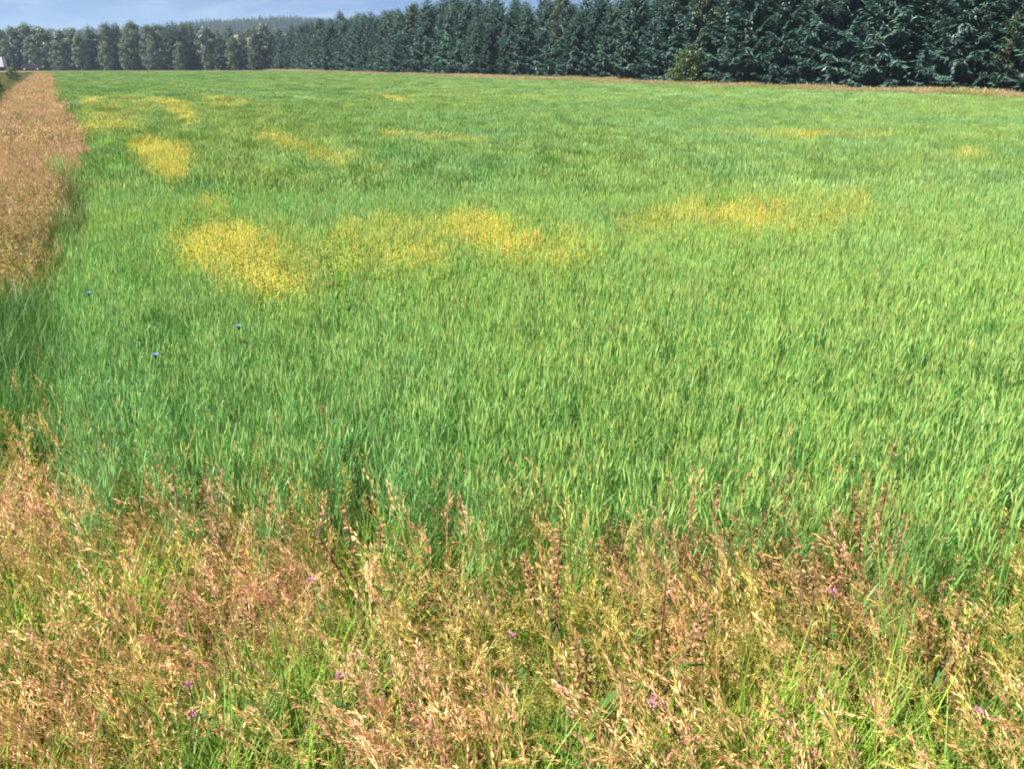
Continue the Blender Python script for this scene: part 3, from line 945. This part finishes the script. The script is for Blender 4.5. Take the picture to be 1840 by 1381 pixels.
plant_tree('round_shrub', tree_meshes(broadleaf_parts(4.0, 2.0, 12, 5200, .17, .08), M_SHRUB), X, Y, 0, 1.0, 'round yellow-green shrub at the edge of the beige grass before dark spruces', 'shrub')

# spruces next to a landmark are told apart by it
belt_spruces = [o for o in sc.objects if o.name.startswith('spruce') and 'front row' in o.get('label', '')]
taken = set()
for mark, lab in ((1232, 'dark spruce standing directly behind the round yellow-green shrub'),
                  (1748, 'dark spruce close behind the small browned tree in the belt'),
                  (1010, 'spruce next to the light olive broadleaf tree at the sky gap'),
                  (748, 'spruce next to the olive topped tree beside the hill dip')):
    mx_, my_ = at_belt(mark, TREE_V)
    near = min((o for o in belt_spruces if o.name not in taken), key=lambda o: (o.location.x - mx_) ** 2 + (o.location.y - my_) ** 2)
    taken.add(near.name); near['label'] = lab

# trees closing the far end of the field, behind the road
PAL = tree_meshes(broadleaf_parts(11, 3.0, 31, 5200, .36, .08), M_PALE)
BRO = [tree_meshes(broadleaf_parts(11, 3.1, 41 + i, 8500, .26, .08), M_BROAD) for i in range(3)]
PIN = [tree_meshes(spruce_parts(11.5, 3.0, 61 + i, .8), M_PINE) for i in range(3)]
far = []
x = -330
while x < 560:
    x += rr.uniform(9, 14)
    far.append(x)
SKY_X = [-400, 0, 40, 75, 100, 150, 190, 215, 255, 290, 335, 365, 420, 520, 600]
SKY_Y = [55, 50, 42, 42, 56, 58, 44, 42, 45, 44, 33, 50, 52, 55, 40]
def far_tree(px, Ydist, top, kind):
    az = math.atan((px - CX) * CP / F_PX)
    X = math.tan(az) * Ydist
    slant = Ydist
    h = (HORIZON - top) * CP / F_PX * slant * .93 + CAM_H
    lab, nm, ms, H0 = {
        'pale': ('pale grey-green willow-like tree behind the far end of the field', 'pale_tree', PAL, 11),
        'broad': ('hazy grey-green broadleaf tree closing the far end of the field', 'broadleaf_tree', BRO[rr.randrange(3)], 11),
        'pine': ('hazy dark conifer among the broadleaf trees at the far field end', 'conifer', PIN[rr.randrange(3)], 11.5)}[kind]
    s = h / H0
    plant_tree(nm, ms, X, Ydist, rr.uniform(0, 6.28), (s * rr.uniform(.9, 1.2), s * rr.uniform(.9, 1.2), s), lab, 'tree', 'trees at the far end of the field')
for i, px in enumerate(far):
    kind = rr.choice(['broad', 'pine', 'pine', 'pine', 'pine', 'pale'] if px > 160 else ['broad', 'pine', 'pale', 'pine'])
    far_tree(px, rr.uniform(246, 256) - (10 if px > 420 else 0), np.interp(px, SKY_X, SKY_Y) + rr.uniform(-7, 20), kind)
    far_tree(px + rr.uniform(-9, 9), rr.uniform(262, 274), np.interp(px, SKY_X, SKY_Y) + rr.uniform(-2, 10), rr.choice(['broad', 'pine', 'pine']))
    if i % 4 == 0: far_tree(px + rr.uniform(-6, 6), rr.uniform(236, 243), 74 + rr.uniform(-12, 14), 'broad')
far_tree(478, 242, 43, 'pale')

# wood on the far hill, reads as one mass
LOWP = [spruce_parts(14, 4.2, 91 + i, .22)[1].mesh('far_spruce', M_PINE) for i in range(3)]
FARW = proto_collection('far_spruce', LOWP)
n = 26000
ai = rng.uniform(0, len(azs) - 1.001, n); ri = rng.uniform(1.2, 5.2, n)
i0, j0 = ai.astype(int), ri.astype(int); fa, fr = (ai - i0)[:, None], (ri - j0)[:, None]
P = (HV[i0, j0] * (1 - fa) + HV[i0 + 1, j0] * fa) * (1 - fr) + (HV[i0, j0 + 1] * (1 - fa) + HV[i0 + 1, j0 + 1] * fa) * fr
azp = hill_px(np.arctan2(P[:, 0], P[:, 1]))
bare = (ri < 2.6) & (azp > 400) & (azp < 525)
P = P[~bare]
s = rng.uniform(.45, .72, len(P))
scatter('hill_wood', P, rng.uniform(0, 6.283, len(P)), s, pick(len(P), 3), np.ones((len(P), 3)), FARW, 'dark hazy wood covering the distant hill beyond the trees', 'wood')

# shrubs left of the margin
p = at(3, 172, .2)
plant_tree('dark_shrub', tree_meshes(broadleaf_parts(1.7, .95, 13, 2200, .09, .06), M_DARKSHRUB), p[0] - .5, p[1], 0, 1.0, 'small dark green shrub in rough grass left of the orange margin', 'shrub')
p = at(25, 147, .2)
plant_tree('olive_shrub', tree_meshes(broadleaf_parts(2.2, 1.2, 14, 1800, .14, .06), M_SHRUB), p[0], p[1], 0, 1.0, 'small olive shrub beside the orange margin short of the road', 'shrub')

# ------------------------------------------------------------------ vehicles on the far road
M_WHITE = simple_material('white_panel', (.8, .8, .8), .4, noise=.04)
M_MAROON = simple_material('maroon_paint', (.06, .018, .03), .3, noise=.08, coat=.6)
M_GLASS = simple_material('dark_window', (.02, .025, .03), .08, noise=.05)
M_TYRE = simple_material('tyre_rubber', (.02, .02, .02), .8)
M_RIM = simple_material('rim_metal', (.5, .5, .52), .35, .8)
M_LAMP = simple_material('lamp_red', (.4, .02, .015), .25)
M_HEAD = simple_material('lamp_clear', (.7, .7, .68), .15)
M_DGREY = simple_material('dark_trim', (.04, .04, .042), .6)

def extrude_profile(name, prof, w, mat, parent, bevel=.04, taper=None):
    """side outline (x, z) swept over the width; taper narrows the part above that height"""
    bm = bmesh.new()
    L, Rr_ = [], []
    for (x, z) in prof:
        k = 1.0 if taper is None or z < taper[0] else taper[1]
        L.append(bm.verts.new((x, -w / 2 * k, z))); Rr_.append(bm.verts.new((x, w / 2 * k, z)))
    bm.faces.new(L); bm.faces.new(Rr_[::-1])
    m = len(prof)
    for i in range(m): bm.faces.new((L[i], Rr_[i], Rr_[(i + 1) % m], L[(i + 1) % m]))
    bmesh.ops.recalc_face_normals(bm, faces=bm.faces)
    if bevel: bmesh.ops.bevel(bm, geom=list(bm.edges), offset=bevel, segments=2, affect='EDGES', clamp_overlap=True)
    me = bpy.data.meshes.new(name); bm.to_mesh(me); bm.free()
    me.materials.append(mat)
    o = bpy.data.objects.new(name, me); COL.objects.link(o); o.parent = parent
    return o
def wheel(parent, x, y, r, w):
    t = MB(); t.tube([(0, -w / 2, 0), (0, -w * .38, 0), (0, w * .38, 0), (0, w / 2, 0)], [r * .9, r, r, r * .9], 18)
    o = t.build('wheel', M_TYRE, parent, True); o.location = (x, y, r)
    s = 1 if y > 0 else -1
    q = MB(); q.tube([(0, s * w * .4, 0), (0, s * (w / 2 + .012), 0)], [r * .62, r * .55], 14)
    q.build('rim', M_RIM, o, True)

car = empty('car', (0, 0, 0))
extrude_profile('body', [(-2.15, .32), (2.1, .32), (2.18, .62), (2.05, .86), (1.15, .98), (-2.0, 1.02), (-2.2, .75)], 1.78, M_MAROON, car, .06)
extrude_profile('cabin', [(-1.95, .98), (1.1, .96), (.35, 1.5), (-.2, 1.56), (-1.35, 1.52)], 1.66, M_MAROON, car, .05, (1.3, .84))
for s in (-1, 1):
    w = MB(); y = s * .78
    w.add([(.92, y * 1.068, 1.02), (.02, y * 1.068, 1.02), (.02, y * .94, 1.44), (.3, y * .94, 1.44)], [(0, 1, 2, 3)]); w.build('side_window', M_GLASS, car)
    w = MB(); w.add([(-.06, y * 1.068, 1.02), (-1.5, y * 1.068, 1.02), (-1.25, y * .94, 1.44), (-.06, y * .94, 1.44)], [(0, 1, 2, 3)]); w.build('side_window', M_GLASS, car)
    h = MB(); h.spindle((2.02, s * .66, .74), (1, 0, .1), .17, .24, (1, 1, 1), 8, (.6, 1, .9, .5)); h.build('headlight', M_HEAD, car)
    h = MB(); h.spindle((-2.04, s * .7, .84), (-1, 0, .1), .14, .22, (1, 1, 1), 8, (.6, 1, .9, .5)); h.build('tail_light', M_LAMP, car)
    for x in (-1.35, 1.35): wheel(car, x, s * .8, .32, .2)
rz_road = math.atan2(ROAD_B[1] - ROAD_A[1], ROAD_B[0] - ROAD_A[0])
def on_road(px, off):
    az = math.atan((px - CX) * CP / F_PX); d = np.array([math.sin(az), math.cos(az)])
    a = np.array(ROAD_A, float); n_ = np.array([-rd[1], rd[0]])
    t = ((a + n_ * off) @ n_) / (d @ n_)
    return d * t
q = on_road(56, -1.5)
car.location = (q[0], q[1], ROAD_Z + .004); car.rotation_euler = (0, 0, rz_road); car.scale = (1.15, 1.1, 1.15)
tag(car, 'dark maroon car on the far road where the orange margin ends', 'car')

truck = empty('box_truck', (0, 0, 0))
extrude_profile('cargo_box', [(-3.6, .95), (1.6, .95), (1.6, 3.55), (-3.6, 3.55)], 2.4, M_WHITE, truck, .04)
extrude_profile('cab', [(1.72, .5), (3.5, .5), (3.58, 1.25), (3.1, 2.35), (2.75, 2.5), (1.72, 2.5)], 2.1, M_WHITE, truck, .07)
extrude_profile('chassis', [(-3.5, .55), (1.7, .55), (1.7, .93), (-3.5, .93)], 1.0, M_DGREY, truck, .02)
w = MB(); w.add([(3.50, -.92, 1.47), (3.50, .92, 1.47), (3.14, .86, 2.30), (3.14, -.86, 2.30)], [(0, 1, 2, 3)]); w.build('windscreen', M_GLASS, truck)
for s in (-1, 1):
    w = MB(); y = s * 1.058
    w.add([(1.95, y, 1.4), (3.28, y, 1.4), (2.95, y, 2.22), (1.95, y, 2.22)], [(0, 1, 2, 3)]); w.build('side_window', M_GLASS, truck)
    h = MB(); h.spindle((3.46, s * .8, .85), (1, 0, 0), .12, .26, (1, 1, 1), 8, (.6, 1, .9, .5)); h.build('headlight', M_HEAD, truck)
    h = MB(); h.spindle((-3.5, s * .95, .78), (-1, 0, 0), .12, .2, (1, 1, 1), 8, (.6, 1, .9, .5)); h.build('tail_light', M_LAMP, truck)
    for x in (-2.2, 2.65): wheel(truck, x, s * .92, .45, .26)
q = on_road(-17, 1.5)
truck.location = (q[0], q[1], ROAD_Z + .004); truck.rotation_euler = (0, 0, rz_road + math.pi); truck.scale = (.92,) * 3
tag(truck, 'white box truck on the far road beyond the small shrubs', 'truck')

# ------------------------------------------------------------------ single plants one can pick out
M_STEM = flower_material('green_stem', (.08, .14, .04))
M_BLUE = flower_material('cornflower_blue', (.13, .24, .42))
M_PINKF = flower_material('clover_pink', (.55, .27, .36))
M_DOCK = flower_material('dock_seed_rust', (.24, .15, .07), .2)
for (px, py) in ((165, 522), (436, 580), (262, 640)):
    p = at(px, py, .86)
    e = empty('cornflower', (p[0], p[1], 0), rr.uniform(0, 6))
    b = MB(); pts, dr = b.path((0, 0, 0), 0, .84, .03, .1, 5); b.tube(pts, [.003] * 6, 4); b.build('stem', M_STEM, e)
    top = pts[-1]
    b = MB()
    for k in range(5): b.ribbon((0, 0, .25 + .1 * k), k * 2.4, .14, .01, .4, .7, 3, (1, 1.1, 1.1))
    b.build('leaf', M_STEM, e)
    b = MB(); b.spindle(top - np.array([0, 0, .012]), (0, 0, 1), .03, .02, (.8, .8, .8), 6)
    b.build('bud_cup', M_STEM, e)
    b = MB()
    for k in range(11):
        a = k * 6.283 / 11
        for w_ in (-.25, .25):
            b.leaf(top + np.array([0, 0, .012]), (math.cos(a + w_), math.sin(a + w_), .5), (0, 0, 1), .034, .016, (rr.uniform(.8, 1.2),) * 3)
    b.build('flower_head', M_BLUE, e)
    tag(e, 'small blue cornflower standing in the green wheat', 'cornflower', 'cornflowers in the wheat')
for (px, py) in ((300, 1299), (376, 1227), (608, 1183), (1506, 1080), (1723, 1281), (1152, 1282), (946, 1154), (590, 1040)):
    p = at(px, py, .66)
    e = empty('pink_flower', (p[0], p[1], 0), rr.uniform(0, 6))
    b = MB(); pts, dr = b.path((0, 0, 0), 0, .65, .05, .15, 5); b.tube(pts, [.0025] * 6, 4); b.build('stem', M_STEM, e)
    b = MB()
    for k in range(30):
        d = np.array([rr.gauss(0, 1), rr.gauss(0, 1), abs(rr.gauss(0, 1)) + .1]); d /= np.linalg.norm(d)
        b.leaf(pts[-1] + d * .006, d, (rr.uniform(-1, 1), rr.uniform(-1, 1), .5), .017, .007, (rr.uniform(.75, 1.25),) * 3)
    b.build('flower_head', M_PINKF, e)
    b = MB()
    for k in range(6):
        a = k * 1.05; b.leaf(pts[3] + np.array([0, 0, .02 * k]), (math.cos(a), math.sin(a), .3), (0, 0, 1), .04, .022, (1, 1.2, 1))
    b.build('leaf', M_STEM, e)
    tag(e, 'small pink flower head among the dry verge grass', 'flower', 'pink flowers of the verge')
for (px, py, hh) in ((1312, 850, .95), (1205, 1005, .95), (1492, 955, .93), (1005, 940, .98), (1592, 850, .95), (1725, 1050, .85), (640, 900, .88), (310, 830, .86), (1062, 1165, .72)):
    p = at(px, py, hh)
    e = empty('dock_plant', (p[0], p[1], 0), rr.uniform(0, 6))
    for k in range(3):
        b = MB(); az = rr.uniform(0, 6.283)
        pts, dr = b.path((0, 0, hh * .25 * (k > 0)), az, hh * (.98 if k == 0 else .62), rr.uniform(.02, .1) + .25 * (k > 0), rr.uniform(-.25, .1), 8)
        b.tube(pts, [.004] * 8 + [.002], 4); st = b.build('stem', M_DOCK, e)
        b = MB()
        for j in range(70):
            t = (.52 + .48 * (j + rr.random()) / 71) * 8; qi = min(7, int(t)); c = pts[qi] + (pts[qi + 1] - pts[qi]) * (t - qi)
            a = rr.uniform(0, 6.283); d = np.array([math.cos(a), math.sin(a), rr.uniform(-.6, .6)]); tt = rr.uniform(.6, 1.7)
            b.leaf(c + d * .006, d, (rr.uniform(-1, 1), rr.uniform(-1, 1), 1), rr.uniform(.014, .028), .014, (tt, tt * rr.uniform(.8, 1.1), tt * .9))
        b.build('seed_spike', M_DOCK, st)
    b = MB()
    for k in range(4): b.ribbon((0, 0, .05 + .1 * k), k * 1.9, .28, .05, .4, .9, 4, (1, 1.1, .9))
    b.build('leaf', M_STEM, e)
    tag(e, 'rusty brown seed spikes of a dock plant at the verge and crop edge', 'dock plant', 'dock plants along the verge')

# ------------------------------------------------------------------ haze
USE_HAZE = True
if USE_HAZE:
    bm = bmesh.new()
    bmesh.ops.create_cube(bm, size=1.0)
    bmesh.ops.scale(bm, vec=(3600, 2600, 74), verts=bm.verts)
    bmesh.ops.translate(bm, vec=(0, 500, 36), verts=bm.verts)
    me = bpy.data.meshes.new('haze'); bm.to_mesh(me); bm.free()
    m, n, l, o = mat_base('haze_air')
    v = n.new('ShaderNodeVolumePrincipled')
    v.inputs['Color'].default_value = (.62, .8, 1, 1)
    v.inputs['Density'].default_value = .00034
    v.inputs['Anisotropy'].default_value = .3
    l.new(v.outputs[0], o.inputs['Volume'])
    me.materials.append(m)
    hz = bpy.data.objects.new('haze', me); COL.objects.link(hz)
    tag(hz, 'thin pale haze in the air over the field', 'haze', kind='stuff')
print('triangles', sum(len(m.polygons) for m in bpy.data.meshes) * 2)
